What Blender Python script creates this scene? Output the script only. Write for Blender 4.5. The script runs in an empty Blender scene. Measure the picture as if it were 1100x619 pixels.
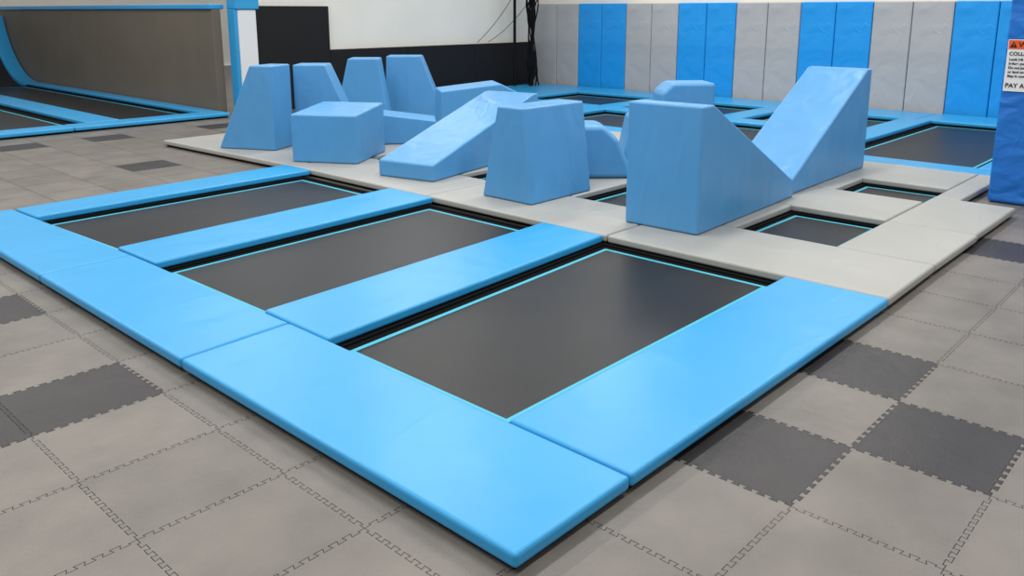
import bpy, bmesh, math, random
from mathutils import Vector, Matrix
random.seed(7)
S=bpy.context.scene
COL=S.collection
try: S.view_settings.view_transform='Standard'
except Exception: pass

# ------------------------------------------------------------ materials
def s2l(c): return tuple(((v/255)/12.92 if v/255<=0.04045 else (((v/255)+0.055)/1.055)**2.4) for v in c)
def mat(name,rgb,rough=0.5,bump=0.0,scale=6,var=0.06,spec=0.5,fine=0.0,stretch=(1,1,1),tint=False,vscale=None,dist=.02,crease=0,cscale=2.2):
    m=bpy.data.materials.new(name); m.use_nodes=True
    nt=m.node_tree; N=nt.nodes; L=nt.links
    b=N['Principled BSDF']; b.inputs['Roughness'].default_value=rough
    b.inputs['Specular IOR Level'].default_value=spec
    tc=N.new('ShaderNodeTexCoord')
    mp=N.new('ShaderNodeMapping'); mp.inputs['Scale'].default_value=stretch
    L.new(tc.outputs['Object'],mp.inputs['Vector'])
    n=N.new('ShaderNodeTexNoise'); n.inputs['Scale'].default_value=vscale or scale*0.5; n.inputs['Detail'].default_value=5
    L.new(mp.outputs[0],n.inputs['Vector'])
    r=N.new('ShaderNodeMapRange'); r.inputs[1].default_value=0.3; r.inputs[2].default_value=0.7
    r.inputs[3].default_value=1-var; r.inputs[4].default_value=1+var
    L.new(n.outputs['Fac'],r.inputs[0])
    h=N.new('ShaderNodeHueSaturation'); h.inputs['Color'].default_value=(*s2l(rgb),1)
    val=r.outputs[0]
    if tint:
        a=N.new('ShaderNodeAttribute'); a.attribute_name='tint'
        mu=N.new('ShaderNodeMath'); mu.operation='MULTIPLY'
        L.new(r.outputs[0],mu.inputs[0]); L.new(a.outputs['Fac'],mu.inputs[1]); val=mu.outputs[0]
    L.new(val,h.inputs['Value'])
    L.new(h.outputs[0],b.inputs['Base Color'])
    last=None
    def addbump(src,strength,d):
        nonlocal last
        bp=N.new('ShaderNodeBump'); bp.inputs['Strength'].default_value=strength; bp.inputs['Distance'].default_value=d
        L.new(src,bp.inputs['Height'])
        if last: L.new(last.outputs[0],bp.inputs['Normal'])
        last=bp
    if bump>0:
        n2=N.new('ShaderNodeTexNoise'); n2.inputs['Scale'].default_value=scale; n2.inputs['Detail'].default_value=1.5
        n2.inputs['Distortion'].default_value=0.5
        L.new(mp.outputs[0],n2.inputs['Vector']); addbump(n2.outputs['Fac'],bump,dist)
    if crease>0:
        # long tension folds: ridged, stretched noise
        mp2=N.new('ShaderNodeMapping'); mp2.inputs['Scale'].default_value=(1.0,2.4,1.3); mp2.inputs['Rotation'].default_value=(.5,.3,.6)
        L.new(tc.outputs['Object'],mp2.inputs['Vector'])
        n4=N.new('ShaderNodeTexNoise'); n4.inputs['Scale'].default_value=cscale; n4.inputs['Detail'].default_value=0.5; n4.inputs['Distortion'].default_value=.3
        L.new(mp2.outputs[0],n4.inputs['Vector'])
        s1=N.new('ShaderNodeMath'); s1.operation='SUBTRACT'; s1.inputs[1].default_value=.5; L.new(n4.outputs['Fac'],s1.inputs[0])
        s2=N.new('ShaderNodeMath'); s2.operation='ABSOLUTE'; L.new(s1.outputs[0],s2.inputs[0])
        s3=N.new('ShaderNodeMapRange'); s3.interpolation_type='SMOOTHSTEP'; s3.inputs[1].default_value=0; s3.inputs[2].default_value=.06; s3.inputs[3].default_value=1; s3.inputs[4].default_value=0
        L.new(s2.outputs[0],s3.inputs[0])
        n5=N.new('ShaderNodeTexNoise'); n5.inputs['Scale'].default_value=1.7; L.new(tc.outputs['Object'],n5.inputs['Vector'])
        s5=N.new('ShaderNodeMapRange'); s5.inputs[1].default_value=.48; s5.inputs[2].default_value=.66; L.new(n5.outputs['Fac'],s5.inputs[0])
        s4=N.new('ShaderNodeMath'); s4.operation='MULTIPLY'; L.new(s3.outputs[0],s4.inputs[0]); L.new(s5.outputs[0],s4.inputs[1])
        addbump(s4.outputs[0],crease,.012)
    if fine>0:
        n3=N.new('ShaderNodeTexNoise'); n3.inputs['Scale'].default_value=120; n3.inputs['Detail'].default_value=2
        L.new(tc.outputs['Object'],n3.inputs['Vector']); addbump(n3.outputs['Fac'],fine,.002)
    if last: L.new(last.outputs[0],b.inputs['Normal'])
    return m
M={}
M['blue']=mat('pad_blue_vinyl',(50,156,212),0.32,0.3,3.0,0.03,0.45,fine=.12,dist=.03,crease=.06,cscale=1.6)
M['grey']=mat('pad_grey_vinyl',(166,166,160),0.42,0.35,3.0,0.04,0.35,fine=.12,dist=.03,crease=.15)
M['block']=mat('block_blue_fabric',(84,152,204),0.38,0.45,2.4,0.04,0.42,fine=.12,stretch=(2.0,2.0,.7),dist=.05,crease=.2)
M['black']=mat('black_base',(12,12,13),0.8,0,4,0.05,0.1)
M['mat']=mat('jump_mat_mesh',(24,23,23),0.40,0.05,3,0.35,0.32,fine=.5,vscale=1.6)
M['teal']=mat('teal_webbing',(70,176,200),0.5,0,4,0.05,0.3)
M['floor']=mat('foam_tile_grey',(113,108,101),0.42,0.2,9,0.15,0.4,fine=.6,tint=True,vscale=3.5)
M['floordark']=mat('foam_tile_dark',(52,49,49),0.42,0.2,9,0.18,0.35,fine=.6,tint=True,vscale=3.5)
M['seam']=mat('tile_seam',(64,60,56),0.8,0,4,0.05,0.2)
M['wgrey']=mat('wall_pad_grey',(176,176,176),0.42,0.6,3.5,0.04,0.4,dist=.03,crease=.4)
M['wblue']=mat('wall_pad_blue',(28,152,228),0.40,0.6,3.5,0.04,0.4,dist=.03,crease=.4)
M['post']=mat('post_blue',(28,112,200),0.42,0.8,4,0.05,0.4,stretch=(1,1,2),dist=.04,crease=.8,cscale=3)
M['brown']=mat('brown_mat',(112,103,90),0.6,0.05,3,0.06,0.3)
M['white']=mat('cream_wall',(234,230,220),0.7,0.05,2,0.04,0.3)
M['wpad']=mat('white_pad',(228,230,232),0.5,0.05,2,0.03,0.3)
M['dblack']=mat('black_panel',(22,21,22),0.6,0.1,3,0.1,0.3)
M['orange']=mat('sign_orange',(226,92,38),0.4,0,3,0.02,0.4)
M['signwhite']=mat('sign_white',(232,232,232),0.4,0,3,0.02,0.4)
M['ink']=mat('sign_ink',(15,15,15),0.5,0,3,0.02,0.3)
M['cord']=mat('black_cord',(16,16,18),0.8,0,3,0.02,0.2)

# ------------------------------------------------------------ helpers
def link(o): COL.objects.link(o); return o
def mesh_obj(name,bm,mats,bevel=0,seg=3,parent=None,smooth=True):
    me=bpy.data.meshes.new(name); bmesh.ops.recalc_face_normals(bm,faces=bm.faces[:]); bm.to_mesh(me); bm.free()
    for m in (mats if isinstance(mats,list) else [mats]): me.materials.append(m)
    o=bpy.data.objects.new(name,me); link(o)
    if bevel>0:
        for p in me.polygons: p.use_smooth=True
        md=o.modifiers.new('bevel','BEVEL'); md.width=bevel; md.segments=seg; md.harden_normals=True; md.limit_method='ANGLE'; md.angle_limit=math.radians(20)
    if parent: o.parent=parent
    return o
def empty(name,loc,label,cat,group=None):
    e=bpy.data.objects.new(name,None); e.empty_display_size=.1; e.location=loc; link(e)
    tag(e,label,cat,group); return e
def tag(o,label,cat,group=None):
    o['label']=label; o['category']=cat
    if group: o['group']=group
def prism(pts,z0,z1,bm=None,org=(0,0)):
    bm=bm or bmesh.new()
    a=[bm.verts.new((x-org[0],y-org[1],z0)) for x,y in pts]; b=[bm.verts.new((x-org[0],y-org[1],z1)) for x,y in pts]
    n=len(pts)
    bm.faces.new(a[::-1]); bm.faces.new(b)
    for i in range(n): bm.faces.new((a[i],a[(i+1)%n],b[(i+1)%n],b[i]))
    return bm
def inset(pts,d):
    n=len(pts); P=[Vector(p) for p in pts]
    area=sum(P[i].x*P[(i+1)%n].y-P[(i+1)%n].x*P[i].y for i in range(n))
    s=1 if area>0 else -1; out=[]
    for i in range(n):
        p0,p1,p2=P[i-1],P[i],P[(i+1)%n]
        e1=(p1-p0).normalized(); e2=(p2-p1).normalized()
        n1=Vector((-e1.y,e1.x))*s; n2=Vector((-e2.y,e2.x))*s
        k=d/(1+n1.dot(n2)); out.append(tuple(p1+(n1+n2)*k))
    return out
def rect(x0,x1,y0,y1): return [(x0,y0),(x1,y0),(x1,y1),(x0,y1)]
ZF=.045            # floor level while building (everything is dropped by ZF at the end)
ZT=.12; ZB=.068
def pad(pts,color,label,group,zt=ZT):
    cx=sum(p[0] for p in pts)/len(pts); cy=sum(p[1] for p in pts)/len(pts)
    e=empty('edge_pad',(cx,cy,ZF),label,'floor pad',group)
    p=inset(pts,.0025)
    mesh_obj('cover',prism(p,ZB-ZF,zt-ZF,org=(cx,cy)),M[color],.016,4,e)
    o=mesh_obj('base',prism(inset(pts,.03),0.001,ZB-ZF+.001,org=(cx,cy)),M['black'],0,1,e); o['label']='recessed base, black for the shade under the pad'  # carries the pad; its black paints in the shade of the gap below
    return e
def ring(outer,inner,z0,z1,org):
    bm=bmesh.new()
    def L(pts,z): return [bm.verts.new((x-org[0],y-org[1],z)) for x,y in pts]
    ob,ot,ib,it=L(outer,z0),L(outer,z1),L(inner,z0),L(inner,z1); n=len(outer)
    for i in range(n):
        j=(i+1)%n
        bm.faces.new((ot[i],ot[j],it[j],it[i])); bm.faces.new((ob[i],ib[i],ib[j],ob[j]))
        bm.faces.new((ob[i],ob[j],ot[j],ot[i])); bm.faces.new((ib[i],it[i],it[j],ib[j]))
    return bm
def tramp(pts,label,group,line=.065):
    cx=sum(p[0] for p in pts)/len(pts); cy=sum(p[1] for p in pts)/len(pts)
    e=empty('trampoline',(cx,cy,ZF),label,'trampoline',group)
    z=.007
    q=inset(pts,-.02)
    mesh_obj('frame',ring(q,inset(pts,.02),.001,.02,(cx,cy)),M['black'],.004,2,e)
    mesh_obj('jump_mat',prism(inset(pts,.02),.001,z,org=(cx,cy)),M['mat'],0,1,e)
    b=mesh_obj('boundary_line',ring(inset(pts,line),inset(pts,line+.026),z,z+.0015,(cx,cy)),M['teal'],0,1,e); b['label']='teal webbing line around the mat'
    b=mesh_obj('spring_cover',ring(inset(pts,.0202),inset(pts,line-.002),z,z+.001,(cx,cy)),M['black'],0,1,e); b['label']='matt black band around the mat'
    return e

# ------------------------------------------------------------ floor tiles
FS=(1.6-ZF)/1.6
TX,TY=.516,.468; OX,OY=2.43,1.0
def seam(n):
    pts=[]; a=.0085; d=.0035; m=2*n
    t0=.05; w=(1-2*t0)/m
    prev=0; e=d/TX
    for k in range(m+1):
        t=t0+k*w
        new=0 if k==m else (a if k%2==0 else -a)
        pts.append((t+(e if prev!=0 else 0),prev)); pts.append((t-(e if new!=0 else 0),new)); prev=new
    return pts
SE=seam(9)
def hedge(i,j): return [(OX+(i+t)*TX,OY+j*TY+o) for t,o in SE]
def vedge(i,j): return [(OX+i*TX+o,OY+(j+t)*TY) for t,o in SE]
dark={(0,0),(1,-1),(2,0),(7,0),(7,-1),(-3,5),(-4,5),(2,16),(-3,8),(1,21),(6,21),(-5,3),(3,21)}
bm=bmesh.new()
lay=bm.faces.layers.float.new('tint')
for i in range(-9,23):
    for j in range(-7,48):
        x0=OX+i*TX; y0=OY+j*TY
        hidden=(x0>5.15 and y0>2.2 and y0<11.6) or x0>8.9 or y0>12.6 or (x0>2.2 and x0<4.2 and y0>2.0 and y0<6.3)
        if hidden: pts=[(x0,y0),(x0+TX,y0),(x0+TX,y0+TY),(x0,y0+TY)]
        else:
            pts=[(x0,y0)]+hedge(i,j)+[(x0+TX,y0)]+vedge(i+1,j)+[(x0+TX,y0+TY)]+hedge(i,j+1)[::-1]+[(x0,y0+TY)]+vedge(i,j)[::-1]
        pts=inset(pts,.0012)
        f=bm.faces.new([bm.verts.new((x*FS,y*FS,0)) for x,y in pts])
        f.material_index=1 if (i,j) in dark else 0
        f[lay]=random.uniform(.92,1.07)
f=bm.faces.new([bm.verts.new((x*FS,y*FS,-.003)) for x,y in rect(OX-9.2*TX,OX+23.2*TX,OY-7.2*TY,OY+48.2*TY)])
f.material_index=2; f[lay]=1
me=bpy.data.meshes.new('floor'); bm.to_mesh(me); bm.free()
for k in ('floor','floordark','seam'): me.materials.append(M[k])
fl=bpy.data.objects.new('floor',me); link(fl); fl['kind']='structure'; fl.location.z=ZF

# ------------------------------------------------------------ blue court (front)
G='blue pads of the front trampoline court'
lb='glossy light blue vinyl pad edging the trampolines'
XB=4.40
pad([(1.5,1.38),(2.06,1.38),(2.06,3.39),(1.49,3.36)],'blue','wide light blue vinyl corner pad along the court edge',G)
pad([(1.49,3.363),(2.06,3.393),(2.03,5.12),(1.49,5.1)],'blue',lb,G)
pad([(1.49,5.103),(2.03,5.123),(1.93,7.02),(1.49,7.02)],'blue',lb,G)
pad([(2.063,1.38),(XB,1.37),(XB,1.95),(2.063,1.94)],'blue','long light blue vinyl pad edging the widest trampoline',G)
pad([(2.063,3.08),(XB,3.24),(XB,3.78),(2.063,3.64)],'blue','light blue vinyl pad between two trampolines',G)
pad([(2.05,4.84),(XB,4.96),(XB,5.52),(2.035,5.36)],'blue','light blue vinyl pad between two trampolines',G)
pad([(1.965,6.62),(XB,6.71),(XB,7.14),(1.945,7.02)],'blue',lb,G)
GT='front row trampolines'
tramp([(2.063,1.94),(XB-.01,1.95),(XB-.01,3.24),(2.063,3.08)],'black trampoline mat with teal line, set in blue pads',GT)
tramp([(2.063,3.64),(XB-.05,3.77),(XB-.05,4.955),(2.04,4.84)],'black trampoline mat with teal line, set in blue pads',GT)
tramp([(2.035,5.36),(XB-.08,5.51),(XB-.08,6.70),(1.95,6.62)],'black trampoline mat with teal line, set in blue pads',GT)

# ------------------------------------------------------------ grey court
GG='grey pads of the obstacle court'
lg='light grey vinyl pad framing the obstacle trampolines'
X0=XB+.003
ys=[1.37,3.22,5.05,7.05,9.58]
for a,b in zip(ys[:-1],ys[1:]):
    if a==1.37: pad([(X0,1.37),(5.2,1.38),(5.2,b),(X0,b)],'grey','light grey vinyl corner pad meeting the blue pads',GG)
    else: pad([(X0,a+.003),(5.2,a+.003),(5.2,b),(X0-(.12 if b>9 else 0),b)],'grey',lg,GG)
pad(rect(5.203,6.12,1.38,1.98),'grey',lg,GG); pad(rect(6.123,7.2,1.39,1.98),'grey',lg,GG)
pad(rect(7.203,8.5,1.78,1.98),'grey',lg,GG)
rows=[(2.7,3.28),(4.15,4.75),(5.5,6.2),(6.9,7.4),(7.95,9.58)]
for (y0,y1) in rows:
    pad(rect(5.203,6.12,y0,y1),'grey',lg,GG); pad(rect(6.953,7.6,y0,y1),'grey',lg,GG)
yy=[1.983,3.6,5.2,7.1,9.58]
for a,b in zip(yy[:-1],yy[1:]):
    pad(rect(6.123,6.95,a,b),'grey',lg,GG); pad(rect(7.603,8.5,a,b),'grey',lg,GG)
holes=[(1.98,2.7),(3.28,4.15),(4.75,5.5),(6.2,6.9),(7.4,7.95)]
for (y0,y1) in holes:
    tramp(rect(5.2,6.12,y0+.003,y1-.003),'small black trampoline mat between grey pads','small obstacle trampolines',.05)
    tramp(rect(6.953,7.6,y0+.003,y1-.003),'small black trampoline mat between grey pads','small obstacle trampolines',.05)

# ------------------------------------------------------------ rear blue court
GR='blue pads of the rear trampoline court'
lr='light blue vinyl pad of the rear court'
ry=[(1.78,2.08),(3.55,3.95),(5.6,6.0),(7.7,8.1),(9.8,11.6)]
ye=[1.78,3.75,5.8,7.9,11.6]
for a,b in zip(ye[:-1],ye[1:]):
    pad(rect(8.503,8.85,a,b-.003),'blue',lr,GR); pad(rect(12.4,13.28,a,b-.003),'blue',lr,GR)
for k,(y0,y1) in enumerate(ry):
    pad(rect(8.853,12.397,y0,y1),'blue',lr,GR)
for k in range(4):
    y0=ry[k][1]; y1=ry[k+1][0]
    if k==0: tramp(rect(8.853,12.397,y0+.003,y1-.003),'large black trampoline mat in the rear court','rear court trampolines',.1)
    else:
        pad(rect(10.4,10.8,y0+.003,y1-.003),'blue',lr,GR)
        tramp(rect(8.853,10.397,y0+.003,y1-.003),'black trampoline mat in the rear court','rear court trampolines',.1)
        tramp(rect(10.803,12.397,y0+.003,y1-.003),'black trampoline mat in the rear court','rear court trampolines',.1)

# ------------------------------------------------------------ foam blocks
GB='blue foam obstacle blocks'
def block(name,org,yaw,prof,w,label,bev=.018,z=ZT+.001):
    """prof: (u,z) polygon in local XZ, extruded along local +Y by w"""
    bm=bmesh.new(); n=len(prof)
    a=[bm.verts.new((u,0,h)) for u,h in prof]; b=[bm.verts.new((u,w,h)) for u,h in prof]
    bm.faces.new(a); bm.faces.new(b[::-1])
    for i in range(n): bm.faces.new((a[i],b[i],b[(i+1)%n],a[(i+1)%n]))
    o=mesh_obj(name,bm,M['block'],bev,4)
    o.location=(org[0],org[1],z); o.rotation_euler=(0,0,math.radians(yaw))
    tag(o,label,'foam block',GB); return o
block('foam_wedge',(4.80,2.76),2,[(0,0),(1.60,0),(1.60,.13),(.16,.87),(0,.87)],.58,'large blue foam wedge, tall end facing the blue trampolines')
block('foam_wedge',(6.47,2.86),1,[(0,0),(1.64,0),(1.64,.95),(1.53,.95),(0,.13)],.58,'large blue foam wedge rising away from its neighbour')
block('foam_trapezoid_block',(4.71,4.17),90,[(0,0),(.54,0),(.37,.75),(.1,.75)],-.76,'blue foam trapezoid block on the grey pad')
block('foam_ramp',(4.79,5.40),12,[(0,0),(1.9,0),(1.9,.63),(1.8,.63),(0,.15)],.62,'long blue foam ramp rising from a low end')
block('foam_block',(4.87,6.61),31,[(0,0),(.80,0),(.78,.53),(.0,.48)],.69,'low blue foam box block with creased cover')
block('foam_trapezoid_block',(4.76,7.92),117,[(0,0),(.70,0),(.26,.91),(.0,.91)],-.40,'tall blue foam wedge block at the court edge')
block('foam_trapezoid_block',(5.22,8.22),-46,[(0,0),(.74,0),(.36,.89),(0,.89)],.38,'tall blue foam block with one sloping side')
block('foam_trapezoid_block',(6.23,8.94),-46,[(0,0),(.74,0),(.60,.89),(.22,.89)],.38,'tall blue foam trapezoid block near the wall')
block('foam_trapezoid_block',(7.08,8.94),-46,[(0,0),(.85,0),(.50,.89),(.04,.89)],.38,'tall blue foam block with one sloping side')
block('foam_block',(5.72,7.5),-40,[(0,0),(.75,0),(.75,.26),(0,.36)],.5,'low blue foam block among the taller ones')
block('foam_ramp',(6.85,7.55),-35,[(0,0),(1.1,0),(1.1,.42),(.75,.6),(0,.52)],.6,'low blue foam ramp block with angled top')
block('foam_trapezoid_block',(5.54,4.80),-45,[(0,0),(.86,0),(.70,.36),(.56,.48),(.12,.48),(.0,.40)],.45,'low blue foam block with rounded top',.05)
block('foam_trapezoid_block',(6.5,4.6),-45,[(0,0),(.6,0),(.52,.42),(.4,.5),(.1,.5)],.45,'low blue foam block with rounded top',.05)
block('foam_trapezoid_block',(7.25,4.69),-42,[(0,0),(.6,0),(.6,.76),(.15,.76),(.04,.66)],.4,'blue foam block with rounded corner',.04)

# ------------------------------------------------------------ padded wall
XW=13.42; YE=11.82
def box(name,x0,x1,y0,y1,z0,z1,m,bev=0,parent=None,kind=None):
    c=((x0+x1)/2,(y0+y1)/2)
    o=mesh_obj(name,prism(rect(x0,x1,y0,y1),z0,z1,org=c),m,bev,3,parent); o.location=(c[0],c[1],0)
    if kind: o['kind']=kind
    return o
box('wall_east',XW+.06,XW+.2,-3,YE+.05,ZF,4.2,M['white'],0,kind='structure')
seq=['g','g','b','b']*6
wd=.577; y=11.76
for k,c in enumerate(seq):
    y1=y; y0=y-wd
    bm=prism(rect(-.05,.055,y0+.004-(y0+y1)/2,y1-.004-(y0+y1)/2),.0,1.70)
    o=mesh_obj('wall_pad',bm,M['wgrey' if c=='g' else 'wblue'],.02,3); o.location=(XW,(y0+y1)/2,ZF+.002)
    tag(o,('grey' if c=='g' else 'bright blue')+' upright vinyl pad lining the wall','wall pad','upright wall pads')
    y=y0

# ------------------------------------------------------------ end wall
box('wall_north',6.75,XW+.2,YE+.06,YE+.2,ZF,4.2,M['white'],0,kind='structure')
for x0,x1,h in ((6.85,8.22,1.68),(8.225,9.9,.97),(9.905,11.6,.97),(11.605,13.3,.97)):
    o=box('wall_board',x0,x1,YE-.05,YE+.055,ZF+.002,h,M['dblack'],.01); tag(o,'tall black board on the end wall' if h>1.5 else 'low black board along the end wall','wall panel','black boards on the end wall')
e=empty('padded_column',(6.62,YE-.1,ZF),'white padded column with blue trim at the board end','column')
mesh_obj('column_body',prism(rect(-.13,.18,-.1,.1),.002,1.58),M['wpad'],.02,3,e)
mesh_obj('column_cap',prism(rect(-.18,.22,-.13,.13),1.58,1.76),M['blue'],.02,3,e)
mesh_obj('column_trim',prism(rect(-.19,-.132,-.1,.1),.002,1.58),M['blue'],.01,2,e)

# ------------------------------------------------------------ left court and brown wall
GL='blue pads of the side court'
ll='light blue vinyl pad of the side court'
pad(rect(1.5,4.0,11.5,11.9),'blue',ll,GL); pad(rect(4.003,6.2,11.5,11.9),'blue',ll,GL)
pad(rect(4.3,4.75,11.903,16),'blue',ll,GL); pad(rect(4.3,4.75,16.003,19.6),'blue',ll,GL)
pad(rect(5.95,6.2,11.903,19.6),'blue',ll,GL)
tramp(rect(1.5,4.297,11.906,19.6),'large black mat of the side court','side court mats',.15)
tramp(rect(4.753,5.947,11.906,19.6),'long black mat along the brown wall','side court mats',.1)
e=empty('trampoline_wall',(6.25,15.8,ZF),'brown upright mat wall with blue top rail','trampoline wall')
mesh_obj('wall_mat',prism(rect(-.02,.12,-3.9,6.0),.002,1.58),M['brown'],.01,2,e)
mesh_obj('top_rail',prism(rect(-.06,.18,-3.9,6.0),1.58,1.66),M['blue'],.02,2,e)
def pipe(x0,x1,m,name,parent,th=.1,R=1.9,off=0,org=(0,0)):
    bm=bmesh.new(); A=[];B=[]
    for k in range(13):
        a=math.radians(k*6.2)
        yy_,zz=19.62+R*math.sin(a),.01+off+R*(1-math.cos(a))
        yo,zo=19.62+(R+th)*math.sin(a),.01+off+R-(R+th)*math.cos(a)
        zo=max(zo,.003)
        A.append([bm.verts.new((x-org[0],yy_-org[1],zz)) for x in (x0,x1)]); B.append([bm.verts.new((x-org[0],yo-org[1],zo)) for x in (x0,x1)])
    for k in range(12):
        bm.faces.new((A[k][0],A[k][1],A[k+1][1],A[k+1][0])); bm.faces.new((B[k][0],B[k+1][0],B[k+1][1],B[k][1]))
        bm.faces.new((A[k][0],A[k+1][0],B[k+1][0],B[k][0])); bm.faces.new((A[k][1],B[k][1],B[k+1][1],A[k+1][1]))
    bm.faces.new((A[0][0],B[0][0],B[0][1],A[0][1])); bm.faces.new((A[12][0],A[12][1],B[12][1],B[12][0]))
    return mesh_obj(name,bm,m,0,1,parent)
e=empty('quarter_pipe',(4,20,ZF),'black curved ramp with blue padded edges','ramp')
pipe(1.5,5.9,M['dblack'],'ramp_surface',e,org=(4,20)); pipe(5.905,6.2,M['blue'],'edge_pad_strip',e,off=.06,org=(4,20)); pipe(4.3,4.75,M['blue'],'edge_pad_strip',e,th=.02,off=.03,org=(4,20))
box('wall_northwest',-3,XW,23,23.15,ZF,4.2,M['white'],0,kind='structure')

# ------------------------------------------------------------ post and sign
e=empty('padded_post',(7.85,1.38,ZF),'bright blue vinyl padded post standing on the foam floor','post')
mesh_obj('post_cover',prism(rect(-.2,.2,-.34,.32),.002,3.2),M['post'],.03,4,e)
e=empty('warning_sign',(7.642,1.48,.97),'white warning sign with orange header on the padded post','sign')
def plate(name,y0,y1,z0,z1,m,t0,t1):
    return mesh_obj(name,prism(rect(-t1,-t0,y0,y1),z0,z1),m,0,1,e)
plate('sign_board',-.2,.2,0,.41,M['signwhite'],0,.006)
plate('header',-.195,.195,.335,.405,M['orange'],.006,.008)
RT=Matrix(((0,0,-1),(-1,0,0),(0,1,0))).to_4x4()
def bake(o):
    """turn a curve or text object into a real mesh object"""
    bpy.context.view_layer.update()
    dg=bpy.context.evaluated_depsgraph_get()
    me=bpy.data.meshes.new_from_object(o.evaluated_get(dg))
    nm=o.name.split('.')[0]; par=o.parent; ml=o.matrix_local.copy()
    cu=o.data; bpy.data.objects.remove(o); bpy.data.curves.remove(cu)
    n=bpy.data.objects.new(nm,me); link(n)
    if par: n.parent=par
    n.matrix_local=ml
    return n
def text(s,y,z,size,m,align='LEFT',x=-.0092):
    cu=bpy.data.curves.new('lettering','FONT'); cu.body=s; cu.size=size; cu.extrude=.0006; cu.align_x=align; cu.offset=.0008
    cu.materials.append(m)
    o=bpy.data.objects.new('lettering',cu); link(o); o.parent=e
    o.matrix_local=Matrix.Translation((x,y,z))@RT
    return bake(o)
text('WARNING',.125,.35,.058,M['ink'])
text('COLLISION HAZARD',.185,.285,.040,M['ink'])
for k,s in enumerate(['Look left and right','before you jump.','Do not jump near','or land on others.','Stay in control.']):
    text(s,.18,.245-.033*k,.027,M['ink'])
text('PAY ATTENTION',.188,.03,.050,M['ink'])
bm=bmesh.new()
a=[bm.verts.new((-.0092,y_,z_)) for y_,z_ in [(.185,.347),(.135,.347),(.16,.395)]]; bm.faces.new(a)
mesh_obj('warning_triangle',bm,M['ink'],0,1,e)
text('!',.164,.352,.04,M['orange'],x=-.0105)

# ------------------------------------------------------------ net and pole
def curve(name,pts_list,rad,m):
    cu=bpy.data.curves.new(name,'CURVE'); cu.dimensions='3D'; cu.bevel_depth=rad; cu.bevel_resolution=1
    for pts in pts_list:
        sp=cu.splines.new('POLY'); sp.points.add(len(pts)-1)
        for k,p in enumerate(pts): sp.points[k].co=(*p,1)
    cu.materials.append(m); o=bpy.data.objects.new(name,cu); link(o); return bake(o)
strands=[]
nx,ny=12.7,11.25
for k in range(20):
    ph=random.uniform(0,6); rr=random.uniform(.02,.17); pts=[]
    for q in range(24):
        z=.13+q*.16
        ww=rr*(1.0-.5*math.sin(q*.28))
        pts.append((nx+ww*math.cos(ph+q*.5),ny+ww*math.sin(ph+q*.5)*.8,z))
    strands.append(pts)
net=empty('safety_net',(0,0,0),'gathered black safety net hanging in the corner','net')
o=curve('net_bundle',strands,.013,M['cord']); o.parent=net
def sag(p0,p1,s,n=14): return [(p0[0]+(p1[0]-p0[0])*t/n,YE-.02+(ny-YE)*(1-t/n),p0[1]+(p1[1]-p0[1])*t/n-s*4*(t/n)*(1-t/n)) for t in range(n+1)]
o=curve('tether_cord',[sag((12.7,2.6),(11.7,1.0),.15),sag((12.7,1.9),(12.0,1.0),.1)],.006,M['cord']); o.parent=net
o=curve('support_pole',[[(nx-.3,ny+.2,.122),(nx-.3,ny+.2,4.0)]],.03,M['cord']); tag(o,'slim black pole beside the gathered net','pole')

# ------------------------------------------------------------ lights
w=bpy.data.worlds.new('hall_light'); S.world=w; w.use_nodes=True
bg=w.node_tree.nodes['Background']; bg.inputs[0].default_value=(.95,.97,1,1); bg.inputs[1].default_value=.44
for x in (-1,3,7,11):
    for y in (0,4,8,13):
        l=bpy.data.lights.new('ceiling_lamp','AREA'); l.shape='RECTANGLE'; l.size=2.4; l.size_y=.5; l.energy=90; l.color=(1,.98,.95)
        o=bpy.data.objects.new('ceiling_lamp',l); o.location=(x,y,5.2); link(o); tag(o,'long white strip lamp high under the roof','lamp','roof strip lamps')

# ------------------------------------------------------------ camera
f=892.0; a=194.5; pitch=math.atan(a/f); head=math.radians(42.9)
c=bpy.data.cameras.new('camera'); c.sensor_width=36; c.lens=f/1100*36; c.shift_y=-103/1100; c.clip_end=100
co=bpy.data.objects.new('camera',c); link(co)
F=Vector((math.cos(head)*math.cos(pitch),math.sin(head)*math.cos(pitch),-math.sin(pitch)))
co.location=(0,0,1.6); co.rotation_euler=F.to_track_quat('-Z','Y').to_euler()
S.camera=co
# put the floor at z = 0
for o in S.objects:
    if o.parent is None: o.location.z-=ZF
